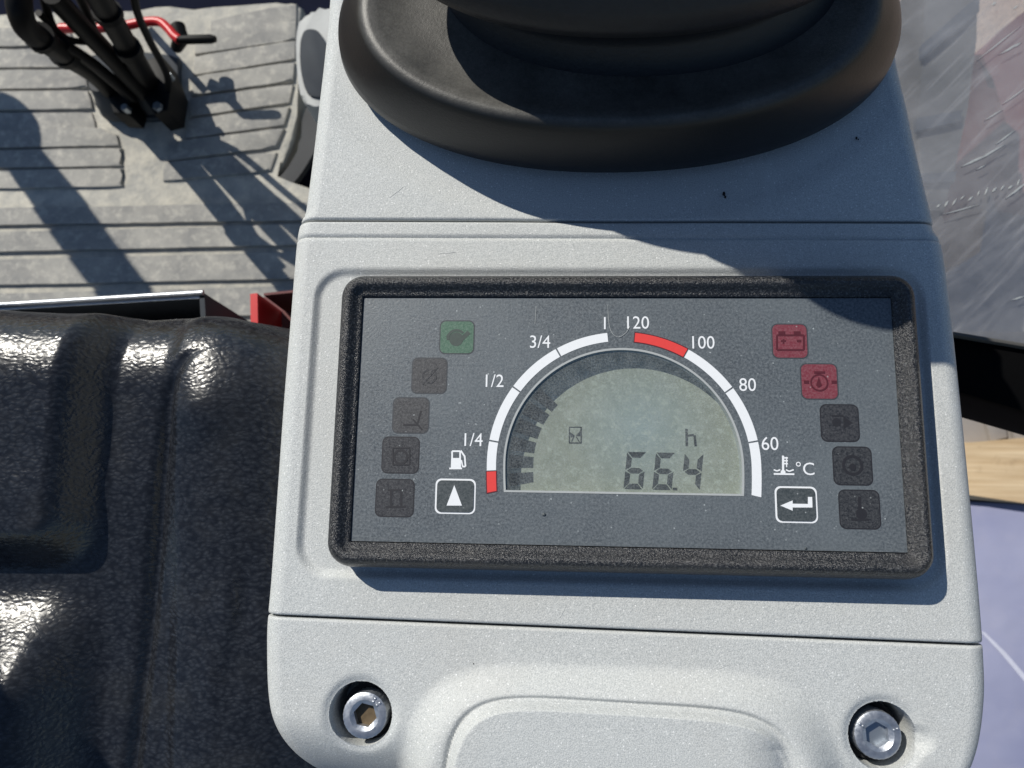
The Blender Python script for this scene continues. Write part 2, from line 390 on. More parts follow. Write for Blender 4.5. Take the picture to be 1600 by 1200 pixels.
def console_piece(name, y0, y1, dy, gap=.0007, groove_at=None):
    ys = list(np.arange(y0, y1, dy)) + [y1]
    for bx, by in BOLTS:
        if y0 < by < y1: ys += list(np.arange(by - .0104, by + .0104, .00022))
    # rounded ends at the joints
    ys += [y0 + k for k in (.0001, .0002, .0004, .0007, .001)] + [y1 - k for k in (.0001, .0002, .0004, .0007, .001)]
    ys = np.array(sorted(set(np.round(ys, 6))))
    s = list(np.linspace(0, 1, 380)) + list(np.linspace(0, .045, 40)) + list(np.linspace(.955, 1, 40))
    if y0 < -.0875: 
        for bx, by in BOLTS:
            l = np.interp(by, Ly, Lx); r_ = np.interp(by, Ry, Rx); c0 = (bx - l) / (r_ - l)
            s += list(np.linspace(c0 - .05, c0 + .05, 90))
    s = np.array(sorted(set(np.round(s, 5))))
    l = np.interp(ys, Ly, Lx)[:, None]; r_ = np.interp(ys, Ry, Rx)[:, None]
    X = l + (r_ - l) * s[None]; Y = np.repeat(ys[:, None], len(s), 1)
    Yp = Y; fx = np.clip((X + .105) / .208, 0, 1)
    wt = 1 - sstep(0, .035, np.abs(Y - ky(.0628))); wb = 1 - sstep(0, .035, np.abs(Y - ky(-.0597)))
    Y = Y + wt * (.0027 + (.0009 - .0027) * fx) + wb * (-.0004 + (-.0032 + .0004) * fx)
    Z = surf(X, Y)
    rad = .0065
    for d in (X - l, r_ - X):
        q = np.clip(rad - d, 0, rad); Z -= rad - np.sqrt(rad * rad - q * q)
    rj = .0009
    for d, on in ((Yp - y0, y0 > -.115), (y1 - Yp, y1 < .15)):
        if on: q = np.clip(rj - d, 0, rj); Z -= (rj - np.sqrt(np.maximum(rj * rj - q * q, 0)))
    if groove_at is not None: Z -= .0008 * np.exp(-((Yp - groove_at) / .00035) ** 2)
    # skirts: sides and ends drop straight down
    X = np.hstack([X[:, :1] + .004, X[:, :1] + .001, X, X[:, -1:] - .001, X[:, -1:] - .004]); Y = np.hstack([Y[:, :1]] * 2 + [Y] + [Y[:, -1:]] * 2)
    Z = np.hstack([np.full((len(ys), 1), -.14), Z[:, :1] - .03, Z, Z[:, -1:] - .03, np.full((len(ys), 1), -.14)])
    X = np.vstack([X[:1], X, X[-1:]]); Y = np.vstack([Y[:1], Y, Y[-1:]]); Z = np.vstack([np.full_like(Z[:1], -.03), Z, np.full_like(Z[:1], -.03)])
    nr, nc = X.shape
    V = np.stack([X, Y, Z], 2).reshape(-1, 3)
    i = np.arange(nr * nc).reshape(nr, nc)
    F = np.stack([i[:-1, :-1], i[:-1, 1:], i[1:, 1:], i[1:, :-1]], 2).reshape(-1, 4)
    me = bpy.data.meshes.new(name)
    me.vertices.add(len(V)); me.vertices.foreach_set('co', V.astype(np.float32).ravel())
    me.loops.add(F.size); me.loops.foreach_set('vertex_index', F.astype(np.int32).ravel())
    me.polygons.add(len(F)); me.polygons.foreach_set('loop_start', np.arange(0, F.size, 4, dtype=np.int32))
    me.update(calc_edges=True); me.validate(); me.shade_smooth()
    try: me.set_sharp_from_angle(angle=R(50))
    except Exception: pass
    return link(name, me, M['plastic'])
cons = thing('control_console', 'light grey speckled plastic control console with a black-rimmed hour and temperature instrument', 'console', (0, 0, -.14))
attach(console_piece('upper_cover', ky(.0628) + .00035, .156, .0008), cons)
attach(console_piece('instrument_housing', ky(-.0597) + .00035, ky(.0628) - .00035, .0007, groove_at=ky(.0572)), cons)
attach(console_piece('lower_cover', -.122, ky(-.0597) - .00035, .0006), cons)

attach(prism('sky_blocker', [(-.094, -.10), (-.086, -.10), (-.086, .15), (-.094, .15)], -.52, -.135, M['dark_rubber']), cons)  # unseen panel added to cut the sky light on the floor
# hairline scratches and a scuff on the covers
random.seed(5)
for u, v, L_n, an in ((700, 395, 26, .1), (560, 1020, 34, -.5), (1120, 1045, 40, .35), (880, 955, 22, 1.1), (1345, 1075, 18, -.9), (620, 300, 30, .7), (980, 1160, 44, -.2)):
    a = at(u, v, Z0); a.z = float(surf(np.array([a.x]), np.array([a.y]))[0]); d = Vector((math.cos(an), math.sin(an), 0)) * L_n * .0001
    if not (Z0 - .0006 < float(surf(np.array([a.x]), np.array([a.y]))[0]) < Z0 + .0001): continue
    attach(tube('scratch', [a - d, a + d * .2 + Vector((d.y, -d.x, 0)) * .05, a + d], .00009, M['window_wall'], None, 5), cons)
# bezel: rounded-rectangle ring swept with a moulded profile
def bezel():
    prof = [(.0074, -.0125), (.0074, -.0035), (.0069, -.0005), (.0062, .0014), (.0052, .0026), (.0041, .0031), (.0032, .0028), (.0024, .0019), (.0016, .0011), (.0008, .0007), (.0, .0006), (-.0001, -.0012)]
    W2, H2 = .0803, .0376
    rings = []
    for off, z in prof:
        r = max(.0003, off * .95 + .0004)
        ring = []
        for p in rrect(0, 0, 2 * (W2 + off), 2 * (H2 + off), r, 8): ring.append((p[0], p[1], z))
        rings.append(ring)
    n = len(rings[0]); V = [p for r_ in rings for p in r_]; F = []
    for k in range(len(rings) - 1):
        for i in range(n): F.append((k * n + i, k * n + (i + 1) % n, (k + 1) * n + (i + 1) % n, (k + 1) * n + i))
    o = mesh('bezel', V, F, M['bezel'], smooth=True)
    bm = bmesh.new(); bm.from_mesh(o.data); bmesh.ops.recalc_face_normals(bm, faces=bm.faces); bm.to_mesh(o.data); bm.free(); o.data.shade_smooth()
    return attach(o, cons)
bezel()

# face plate with the half-round display opening
AC = (0, -.0137); WR = .0352; BASE = -.0221
def pol(a, r_, c=AC):
    s2, c2 = math.sin(a), math.cos(a)
    if s2 < 0: c2 = math.copysign(abs(c2) * .35 + .65, c2)
    return (c[0] + r_ * c2, c[1] + r_ * s2)
def halfdisc(r, base, c=AC, n=64, rc=.0):
    a0 = math.asin((base - c[1]) / r)
    return [pol(a, r, c) for a in np.linspace(a0, math.pi - a0, n)]
def holed_plate(name, outer, inner, z0, z1, m):
    """flat sheet with one opening"""
    P = [[Vector((*p, 0)) for p in outer], [Vector((*p, 0)) for p in inner]]
    T = tessellate_polygon(P); A = list(outer) + list(inner); n = len(A); no = len(outer)
    V = [(*p, z1) for p in A] + [(*p, z0) for p in A]; F = [tuple(t_) for t_ in T] + [tuple(i + n for i in t_[::-1]) for t_ in T]
    for a, b in ((0, no), (no, n)):
        for i in range(a, b):
            j = i + 1 if i + 1 < b else a; F.append((i, j, j + n, i + n))
    bm = bmesh.new(); vs = [bm.verts.new(v) for v in V]
    for f_ in F:
        try: bm.faces.new([vs[i] for i in f_])
        except ValueError: pass
    return bm_obj(name, bm, m)
outer = [(-.0801, -.0373), (.0801, -.0373), (.0801, .0373), (-.0801, .0373)]
# window with straight lower sides
a0 = math.asin((BASE - AC[1]) / WR)
win = halfdisc(WR, BASE)
plate = attach(holed_plate('face_plate', outer, win, -.0012, 0, M['foil']), cons)
LZ = -.0056
wall = attach(holed_plate('display_frame', halfdisc(WR + .0012, BASE - .0012), [(p[0], p[1]) for p in halfdisc(WR, BASE)], LZ, -.00125, M['window_wall']), cons)
rim = holed_plate('display_rim', halfdisc(WR + .0001, BASE - .0001), halfdisc(WR - .0005, BASE + .0005), -.0008, .00012, M['window_wall']); rim.parent = plate; rim.matrix_parent_inverse = Matrix.Translation((0, 0, 0))
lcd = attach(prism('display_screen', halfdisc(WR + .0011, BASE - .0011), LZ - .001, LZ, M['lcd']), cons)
cover = attach(prism('display_cover', halfdisc(WR - .00055, BASE + .00055), -.00058, -.0005, M['cover']), cons)
def sub(o, p): o.parent = p; return o
plate.matrix_parent_inverse = Matrix.Translation((0, 0, .14))

# --- flat prints. S(u,v) chart points on the plate, z just above it
PZ = .00008
def poly_print(name, polys, m, parent, z=PZ, zb=0.0, conv=None):
    bm = bmesh.new()
    for i, P in enumerate(polys): add_prism(bm, P, zb + .00001, z + i * 3e-6)
    return bm_obj(name, bm, m, parent)
def s_(u, v, z=0.0): p = at(u, v, z); return (p.x, p.y)
def arcband(a0, a1, r0, r1, n=14):
    A = [R(a) for a in np.linspace(a0, a1, n)]
    return [pol(a, r1) for a in A] + [pol(a, r0) for a in A[::-1]]
AR0, AR1 = .03745, .0402
for a, b in ((183.2, 170.7), (170.0, 145.2), (144.5, 119.9), (119.2, 96.3), (60.2, 36.0), (35.3, 11.2), (10.5, -12.6)):
    poly_print('scale_segment', [arcband(a, b, AR0, AR1)], M['white_print'], plate)
for a, b in ((192.6, 183.5), (84.2, 60.6)):
    poly_print('red_scale_outline', [arcband(a + (.5 if a > 100 else .4), b, AR0 - .0003, AR1 + .0003)], M['icon_red'], plate, .00006)
    poly_print('red_scale_segment', [arcband(a, b + .2, AR0, AR1)], M['red_print'], plate, .00010)
dg = None
def text_print(name, body, u, v, size, m, parent, z=0.0, sx=1.0, rot=0, th=.00008):
    cu = bpy.data.curves.new(name, 'FONT'); cu.body = body; cu.size = size; cu.align_x = 'CENTER'; cu.align_y = 'CENTER'; cu.resolution_u = 4
    cu.offset = -.00001 if size < .0035 else 0
    o = bpy.data.objects.new('tmp', cu); C.objects.link(o); bpy.context.view_layer.update()
    me = bpy.data.meshes.new_from_object(o.evaluated_get(bpy.context.evaluated_depsgraph_get()))
    bpy.data.objects.remove(o); bpy.data.curves.remove(cu)
    co = np.empty(len(me.vertices) * 3); me.vertices.foreach_get('co', co); co = co.reshape(-1, 3)
    mx = (co.max(0) + co.min(0)) / 2; co -= mx; co[:, 0] *= sx
    p = at(u, v, z); c_, s2 = math.cos(rot), math.sin(rot)
    x = co[:, 0] * c_ - co[:, 1] * s2 + p.x; y = co[:, 0] * s2 + co[:, 1] * c_ + p.y
    me.vertices.foreach_set('co', np.stack([x, y, np.full_like(x, z + th)], 1).ravel()); me.update()
    me.name = name; me.materials.clear()
    return link(name, me, m, parent)
for body, u, v in (('3/4', 844, 534), ('1/2', 773, 595), ('1/4', 740, 687), ('1', 945, 505), ('120', 997, 504), ('100', 1099, 535), ('80', 1168, 601), ('60', 1203, 693)):
    text_print('scale_number', body, u, v, .0056, M['white_print'], plate, sx=.93)
text_print('unit_mark', '°C', 1258, 732, .0052, M['white_print'], plate)

# indicator lamps
LAMPS = [(714, 527, 55, 53, 'lamp_green'), (671, 587, 56, 57, 'lamp_brown'), (642, 649, 58, 57, 'lamp_brown'), (626, 711, 59, 58, 'lamp_dark'), (617, 778, 61, 60, 'lamp_dark'),
         (1234, 533, 57, 55, 'lamp_red'), (1280, 596, 59, 57, 'lamp_red'), (1312, 661, 61, 59, 'lamp_dark'), (1332, 728, 62, 61, 'lamp_darkest'), (1343, 796, 65, 62, 'lamp_darkest')]
LL = ['green lamp with a round arrow symbol', 'faded brown lamp under the green one', None, None, None, 'red battery lamp', 'red oil pressure lamp', None, None, None]
for (u, v, w_, h_, mn), lab in zip(LAMPS, LL):
    p = at(u, v); pw = .00019 * w_ * .985
    w2 = (at(u + w_ / 2, v) - at(u - w_ / 2, v)).length; h2 = (at(u, v + h_ / 2) - at(u, v - h_ / 2)).length
    poly_print('lamp_border', [rrect(p.x, p.y, w2, h2, .0019)], M['lamp_rim'] if mn in ('lamp_green', 'lamp_red', 'lamp_brown') else M['icon_dark'], plate, .00004)
    o = poly_print('indicator_lamp', [rrect(p.x, p.y, w2 - .0007, h2 - .0007, .0016)], M[mn], plate, .00007)
    if lab: o['label'] = lab
def bar(u0, v0, u1, v1, wd):
    a = Vector(s_(u0, v0)); b = Vector(s_(u1, v1)); d = (b - a).normalized() * 1; n_ = Vector((-d.y, d.x)) * wd / 2
    return [tuple(a + n_), tuple(a - n_), tuple(b - n_), tuple(b + n_)]
def frame_polys(u0, v0, u1, v1, wd):
    return [bar(u0, v0, u1, v0, wd), bar(u0, v1, u1, v1, wd), bar(u0, v0, u0, v1, wd), bar(u1, v0, u1, v1, wd)]
def ring_polys(u, v, r, wd, n=20, a0=0, a1=360):
    p = Vector(s_(u, v)); out = []
    A = [R(a) for a in np.linspace(a0, a1, n + 1)]
    for a, b in zip(A, A[1:]):
        out.append([(p.x + q * math.cos(x), p.y + q * math.sin(x)) for q, x in ((r + wd / 2, a), (r - wd / 2, a), (r - wd / 2, b), (r + wd / 2, b))])
    return out
def disc(u, v, r, n=16):
    p = Vector(s_(u, v)); return [(p.x + r * math.cos(2 * math.pi * k / n), p.y + r * math.sin(2 * math.pi * k / n)) for k in range(n)]
IZ, mm = .00010, .001
def icon(polys, m, lab=None):
    o = poly_print('lamp_symbol', polys, M[m], plate, IZ)
    if lab: o['label'] = lab
# battery
icon(frame_polys(1214, 524, 1256, 547, .0006) + [bar(1216, 520, 1227, 520, .0009), bar(1240, 520, 1251, 520, .0009), bar(1220, 533, 1228, 533, .0006), bar(1224, 530, 1224, 537, .0005), bar(1245, 533, 1252, 533, .0007)], 'icon_red', 'battery outline')
# oil pressure: housing ring with drop and side dashes
icon(ring_polys(1280, 598, .0024, .0005) + [bar(1272, 582, 1289, 582, .0007), [s_(1279, 589), s_(1284, 602), s_(1279, 606), s_(1275, 602)], bar(1256, 597, 1264, 597, .0009), bar(1299, 597, 1307, 597, .0009)], 'icon_red', 'oil drop in a ring')
icon([disc(713, 530, .0022)] + [bar(698, 524, 706, 528, .0009), bar(720, 531, 733, 519, .0014)] + ring_polys(713, 529, .0026, .0008, 14, 40, 190), 'icon_green', 'round arrow')
icon(ring_polys(671, 588, .0020, .0006) + [bar(660, 600, 684, 574, .0005)], 'lamp_dark')
icon([bar(652, 664, 658, 642, .0006), bar(630, 664, 652, 664, .0006), bar(645, 655, 660, 672, .0005)], 'icon_dark')
icon(ring_polys(626, 714, .0020, .0007) + frame_polys(614, 700, 640, 726, .0004), 'icon_dark')
icon([bar(606, 766, 628, 766, .0006), bar(611, 766, 611, 790, .0007), bar(627, 768, 627, 790, .0007), bar(603, 792, 634, 792, .0006)], 'icon_dark')
icon([disc(1307, 660, .0013), [s_(1318, 650), s_(1332, 661), s_(1318, 671)], bar(1299, 650, 1318, 650, .0005)], 'icon_dark')
icon(ring_polys(1332, 727, .0026, .0008) + [disc(1332, 730, .0010)], 'icon_dark')
icon([bar(1343, 776, 1343, 803, .0009), disc(1346, 803, .0016), bar(1330, 812, 1358, 812, .0006)], 'icon_dark')

# two push buttons with white outlines
for (u, v, w_, h_) in ((711.5, 775.5, 63, 55), (1244, 788.5, 66, 57)):
    p = at(u, v); w2 = (at(u + w_ / 2, v) - at(u - w_ / 2, v)).length; h2 = (at(u, v + h_ / 2) - at(u, v - h_ / 2)).length
    poly_print('button_outline', [rrect(p.x, p.y, w2, h2, .0017)], M['white_print'], plate, .00006)
    prism('push_button', rrect(p.x, p.y, w2 - .0010, h2 - .0010, .0014), .00002, .00022, M['button_face'], plate, .00008, 1)
def up(polys, name, z=.00030): return poly_print(name, polys, M['white_print'], plate, z, .0002)
up([[s_(710, 758), s_(722, 790), s_(698, 790)]], 'arrow_symbol')
up([[s_(1219, 790), s_(1238, 782), s_(1238, 798)], [s_(1237, 787), s_(1264, 787.5), s_(1264, 793), s_(1237, 793)], [s_(1262, 776.5), s_(1268.5, 776.5), s_(1269, 793), s_(1262, 793)]], 'enter_symbol')
# fuel pump and thermometer symbols
W_ = .0006
poly_print('fuel_symbol', frame_polys(706.5, 705, 719, 717, .0005) + [[s_(705, 717), s_(720.5, 717), s_(720.5, 731), s_(704.5, 731)], bar(702, 732, 722, 732, .0005),
            bar(720, 704, 726, 713, .0005), bar(726, 712, 727.5, 729, .0005), bar(727.5, 729, 722.5, 729, .0005), bar(723, 729, 721, 719, .0004)], M['white_print'], plate)
poly_print('temperature_symbol', [bar(1223.5, 712, 1223.5, 737, .0006), bar(1223.5, 715.5, 1231, 715.5, .0004), bar(1225, 720, 1231, 720, .0004), bar(1225, 724.5, 1231, 724.5, .0004), bar(1229, 714, 1229, 730, .0003),
            bar(1209, 740.5, 1241, 741, .0005), bar(1209, 734, 1214, 736, .0004), bar(1214, 736, 1219, 734, .0004), bar(1228, 734, 1233, 736.5, .0004), bar(1233, 736.5, 1240, 734, .0004), disc(1223.5, 738, .0007)], M['white_print'], plate)

# --- lcd contents at the sheet level
def L_(u, v): return s_(u, v, LZ)
LTOP = LZ + .0001
def lprint(name, polys, m):
    bm = bmesh.new()
    for P in polys: add_prism(bm, P, LZ + .00001, LTOP)
    return bm_obj(name, bm, M[m], lcd)
lcd.matrix_parent_inverse = Matrix.Translation((0, 0, .14))
def seg7(ox, oy, w_, h_, on, th=8.6, slant=6):
    """seven segment digit, chart units; ox,oy = lower left"""
    def q(x, y): return L_(ox + x + slant * y / h_ , oy - y + x * .02)
    g_ = 1.2; t_ = th
    S = {'a': [(g_, h_), (w_ - g_, h_), (w_ - t_, h_ - t_), (t_, h_ - t_)], 'd': [(g_, 0), (w_ - g_, 0), (w_ - t_, t_), (t_, t_)],
         'g': [(g_ + 1.5, h_ / 2), (t_, h_ / 2 + t_ / 2), (w_ - t_, h_ / 2 + t_ / 2), (w_ - g_ - 1.5, h_ / 2), (w_ - t_, h_ / 2 - t_ / 2), (t_, h_ / 2 - t_ / 2)],
         'f': [(0, h_ - g_), (t_ - .6, h_ - t_ - g_), (t_ - .6, h_ / 2 + t_ / 2 + g_), (0, h_ / 2 + g_)], 'e': [(0, g_), (t_ - .6, t_ + g_), (t_ - .6, h_ / 2 - t_ / 2 - g_), (0, h_ / 2 - g_)],
         'b': [(w_, h_ - g_), (w_ - t_ + .6, h_ - t_ - g_), (w_ - t_ + .6, h_ / 2 + t_ / 2 + g_), (w_, h_ / 2 + g_)], 'c': [(w_, g_), (w_ - t_ + .6, t_ + g_), (w_ - t_ + .6, h_ / 2 - t_ / 2 - g_), (w_, h_ / 2 - g_)]}
    return [[q(*p) for p in S[k]] for k in on]
lprint('digit', seg7(974, 764, 30, 58, 'afgedc'), 'lcd_segment')
lprint('digit', seg7(1019, 765, 30, 58, 'afgedc'), 'lcd_segment')
lprint('digit', seg7(1064, 766, 29, 58, 'fgbc'), 'lcd_segment')
lprint('decimal_point', [[L_(1051, 762), L_(1058, 762), L_(1058, 766), L_(1051, 766)]], 'lcd_segment')
def lbar(u0, v0, u1, v1, wd):
    a = Vector(L_(u0, v0)); b = Vector(L_(u1, v1)); d = (b - a).normalized(); n_ = Vector((-d.y, d.x)) * wd / 2
    return [tuple(a + n_), tuple(a - n_), tuple(b - n_), tuple(b + n_)]
lprint('hour_letter', [lbar(1072.5, 670, 1073, 697, .0007), lbar(1073, 681, 1084, 679.5, .0006), lbar(1085, 680, 1087, 697, .0007)], 'lcd_segment')
lprint('hourglass_symbol', [lbar(889, 667.5, 908.5, 667.5, .0003), lbar(889, 692, 908.5, 692, .0004), lbar(889.5, 667, 889.5, 692, .0003), lbar(908, 667, 908, 692, .0004),
        [L_(890, 675), L_(898, 680), L_(892, 684)], [L_(907, 672), L_(900, 681), L_(907, 682)], lbar(897, 681, 893, 690, .0003), lbar(900, 682, 905, 690, .0003)], 'lcd_segment')
# fuel bar graph: blocks fan up the left side of the display
LC = (AC[0] + .0006, AC[1])
def fan(a, b, r0, r1, n=6):
    A = [R(x) for x in np.linspace(a, b, n)]
    return [pol(x, r1, LC) for x in A] + [pol(x, r0, LC) for x in A[::-1]]
for k, (a, b) in enumerate(((191, 184.5), (181.8, 175), (172.5, 165.5), (163, 155.5), (153, 145.5), (143, 137))):
    lprint('fuel_bar', [fan(a, b, .0272, .0345)], 'lcd_faint' if k < 6 else 'lcd_faint')

# small grains and droplets of dirt stuck on the plate
for u, v, r_ in ((850, 804, .0006), (1259, 857, .0004), (1395, 497, .0005)):
    bm = bmesh.new(); bmesh.ops.create_icosphere(bm, subdivisions=2, radius=r_); bmesh.ops.scale(bm, vec=(1, .8, .5), verts=bm.verts)
    p = at(u, v); bmesh.ops.translate(bm, vec=(p.x, p.y, .0001), verts=bm.verts)
    bm_obj('grit_speck', bm, M['button_face'], plate, True)
for u, v, r_ in ((1131, 303, .0007), (1133, 308, .0005), (1338, 216, .0005), (1341, 218, .0003), (740, 1037, .0002)):
    bm = bmesh.new(); bmesh.ops.create_icosphere(bm, subdivisions=2, radius=r_); bmesh.ops.scale(bm, vec=(.7, 1.1, .5), verts=bm.verts)
    p = at(u, v, Z0); bmesh.ops.translate(bm, vec=(p.x, p.y, Z0 + .0001), verts=bm.verts)
    attach(bm_obj('dirt_speck', bm, M['soil_black'], None, True), cons)

tube('scratch_glint', catmull([tuple(at(*p, .00012)) for p in ((950, 476), (951, 500), (955, 518), (966, 527), (978, 520), (984, 510))], 6), .00009, M['window_wall'], plate, 6)
tube('scratch_glint', [tuple(at(*p, .00010)) for p in ((836, 506), (838, 478))], .00006, M['window_wall'], plate, 6)
# socket head bolts
def bolt(bx, by, rot, tilt):
    n = 96; rr = .0067; V = []; F = []
    hexr = .0036
    def ring(fn, z): V.extend([(*fn(2 * math.pi * k / n), z) for k in range(n)])
    knurl = lambda q, amp: (lambda a: (q * (1 + amp * math.cos(a * 32)) * math.cos(a), q * (1 + amp * math.cos(a * 32)) * math.sin(a)))
    def hexf(q):
        def f_(a):
            b = (a + rot) % (math.pi / 3) - math.pi / 6; d = q * math.cos(math.pi / 6) / math.cos(b); return (d * math.cos(a), d * math.sin(a))
        return f_
    zt = -.0118
    for fn, z in ((knurl(rr, .012), zt - .007), (knurl(rr, .012), zt - .0007), (knurl(rr - .0001, .006), zt - .0004), (knurl(rr - .0008, 0), zt), (knurl(hexr + .0009, 0), zt + .0), (knurl(hexr + .0004, 0), zt - .0004), (hexf(hexr), zt - .0008), (hexf(hexr), zt - .0045)):
        ring(fn, z)
    for k in range(7):
        for i in range(n): F.append((k * n + i, k * n + (i + 1) % n, (k + 1) * n + (i + 1) % n, (k + 1) * n + i))
    o = mesh('bolt', [(x + bx, y + by, z) for x, y, z in V], F, M['zinc'], smooth=True)
    o.data.set_sharp_from_angle(angle=R(35)); attach(o, cons); o.matrix_parent_inverse = Matrix.Translation((0, 0, .14))
    prism('socket_bottom', [(bx + hexf(hexr + .0001)(2 * math.pi * k / 48)[0], by + hexf(hexr + .0001)(2 * math.pi * k / 48)[1]) for k in range(48)], zt - .0055, zt - .0030, M['socket_rust'] if bx < 0 else M['galvanised'], o)
    # raised strength marks on the head
    for a in ((58, 40) if bx < 0 else (150, 20)):
        for q in (.0048, .0058):
            bm = bmesh.new(); bmesh.ops.create_uvsphere(bm, u_segments=8, v_segments=5, radius=.00042)
            bmesh.ops.scale(bm, vec=(1, 1, .5), verts=bm.verts)
            bmesh.ops.translate(bm, vec=(bx + q * math.cos(R(a)), by + q * math.sin(R(a)), zt + .0001), verts=bm.verts)
            bm_obj('stamp_mark', bm, M['zinc'], o, True)
    # washer below
    attach(prism('washer', rrect(bx, by, .0166, .0166, .0082, 10), zt - .0085, zt - .0070, M['well_dark'], None), cons)
bolt(BOLTS[0][0] + .0009, BOLTS[0][1] - .0006, .2, 0); bolt(BOLTS[1][0] - .0006, BOLTS[1][1] - .0001, .5, 0)

# ------------------------------------------------------------------ joystick with rubber boot
def sering(cx, cy, a, b, z, n=160, e=2.15, lean=(0, 0)):
    out = []
    for k in range(n):
        t_ = 2 * math.pi * k / n; c_, s2 = math.cos(t_), math.sin(t_)
        out.append((cx + a * math.copysign(abs(c_) ** (2 / e), c_), cy + b * math.copysign(abs(s2) ** (2 / e), s2), z))
    return out
def loft(name, rings, m, cap=True):
    n = len(rings[0]); V = [p for r_ in rings for p in r_]; F = []
    for k in range(len(rings) - 1):
        for i in range(n): F.append((k * n + i, k * n + (i + 1) % n, (k + 1) * n + (i + 1) % n, (k + 1) * n + i))
    if cap: F.append(tuple(range((len(rings) - 1) * n, len(rings) * n)))
    return mesh(name, V, F, m, smooth=True)
joy = thing('joystick', 'black rubber joystick boot with dusty rim standing on the grey console above the instrument', 'joystick', (-.0025, .128, -.0100))
fl_prof = [(.0030, -.0110, 0), (.0030, -.0062, 0), (.0004, -.0058, 0), (-.0004, -.0045, 0), (-.0006, .000, .1), (-.0006, .006, .35), (-.0004, .012, .65), (.0000, .0160, .88), (.0004, .0176, .95), (.0012, .0188, .98), (.0024, .0195, 1.), (.0040, .0196, 1),
           (.0070, .0186, 1), (.0110, .0172, 1), (.0160, .0162, 1), (.0200, .0160, 1)]
def flr(d, z, q): return sering(-.0020 - .001 * q, .1322 - .0062 * q, .0922 - .0130 * q - d, .0515 - .0085 * q - d * .9, z)
attach(loft('boot_flange', [flr(d, z, q) for d, z, q in fl_prof] + [sering(-.0025, .135, .050, .022, .0155)], M['rubber']), joy)
bel = [(.007, .064, .041, .012), (.007, .0625, .040, .0165), (.005, .058, .035, .022), (.004, .056, .034, .026), (.004, .0600, .0370, .030), (.004, .059, .0365, .033), (.004, .0580, .0350, .0345),
       (.002, .0670, .0390, .036), (.002, .0720, .0425, .0385), (.002, .0730, .0435, .043), (.002, .0700, .042, .048), (0, .0580, .038, .053), (0, .0480, .035, .058), (0, .046, .034, .062), (0, .044, .033, .068), (0, .036, .030, .076), (0, .028, .026, .084)]
attach(loft('bellows', [sering(-.002 + q, .1415, a, b, z) for q, a, b, z in bel], M['bellows_rubber']), joy)
gr = [(-.002, .142, .020, .020, .078), (0, .145, .026, .024, .083), (.002, .147, .036, .030, .089), (.003, .148, .042, .034, .096), (.004, .148, .044, .035, .103), (.005, .147, .043, .033, .109), (.005, .147, .037, .027, .114), (.005, .147, .022, .015, .117)]
attach(loft('grip', [sering(cx, cy, a, b, z, 64) for cx, cy, a, b, z in gr], M['black_steel']), joy)

# ------------------------------------------------------------------ seat
SZ = -.060
def seat():
    x = np.arange(-.375, -.088, .0011); y = np.arange(-.205, .108, .0011)
    X, Y = np.meshgrid(x, y); tilt = (Y - .06) * .19; U, Vv = pix(X, Y, SZ + tilt)
    h = np.zeros_like(X); mmu = 1 / 4140.
    # front roll
    front = 606 + 26 * sstep(300, 470, U) + 4 * np.sin(U / 60)
    d = np.maximum(front - Vv, 0) * mmu; Rr = .032
    dn = np.clip(d, 0, Rr * .9995); h -= Rr - np.sqrt(Rr * Rr - dn * dn)
    h -= np.maximum(d - Rr * .9995, 0) * 6
    h += .0030 * np.exp(-((Vv - 600) / 40.) ** 2) * 0
    # side bolster dome with falling outer flank
    hb = .0045 * (1 - ((U - 335) / 95) ** 2) + .004 * np.exp(-((U - 322) / 55.) ** 2 - ((Vv - 640) / 45.) ** 2); h += np.where(U > 250, np.maximum(hb, -.016), 0) * sstep(250, 285, U)
    # piping groove
    gx = 268 - (Vv - 590) * .098; gx = gx + 22 * np.exp(-(Vv - 560) / 26.) * (Vv > 490)
    h -= .0034 * np.exp(-((U - gx) / 11.) ** 2) * sstep(520, 610, Vv)
    # raised centre pad
    sk = (U + (Vv - 560) * .075)
    qx = sk - 180; qy = Vv - 886; rad = 80.
    d = np.hypot(np.maximum(qx + rad, 0), np.maximum(qy + rad, 0)) + np.minimum(np.maximum(qx + rad, qy + rad), 0) - rad
    h += .0160 * (1 - sstep(-62, 10, d))
    # rear part of the cushion swells up again
    h += .024 * sstep(905, 1075, Vv) * (1 - sstep(60, 170, U + (Vv - 1000) * .02))
    h += .0015 * np.sin(Vv / 95. + U / 200) * sstep(700, 800, Vv)
    # soft creases on the bolster
    for (u0, v0, su, sv_) in ((372, 945, 16, 60), (352, 1060, 20, 50)):
        h += .0009 * np.exp(-((U - u0 + 12) / su) ** 2 - ((Vv - v0) / sv_) ** 2) - .0012 * np.exp(-((U - u0 - 12) / su) ** 2 - ((Vv - v0) / sv_) ** 2)
    h += tilt
    nr, nc = X.shape; V = np.stack([X, Y, SZ + h], 2).reshape(-1, 3); i = np.arange(nr * nc).reshape(nr, nc)
    F = np.stack([i[:-1, :-1], i[:-1, 1:], i[1:, 1:], i[1:, :-1]], 2).reshape(-1, 4)
    o = mesh('seat_cushion', V.tolist(), F.tolist(), M['vinyl'], smooth=True)
    return o
st = thing('operator_seat', 'black leather-grained operator seat left of the grey console', 'seat', (-.22, -.04, -.30))
attach(seat(), st)
attach(prism('seat_base', [(-.34, -.18), (-.10, -.18), (-.10, .035), (-.34, .035)], -.30, -.115, M['dark_rubber']), st)

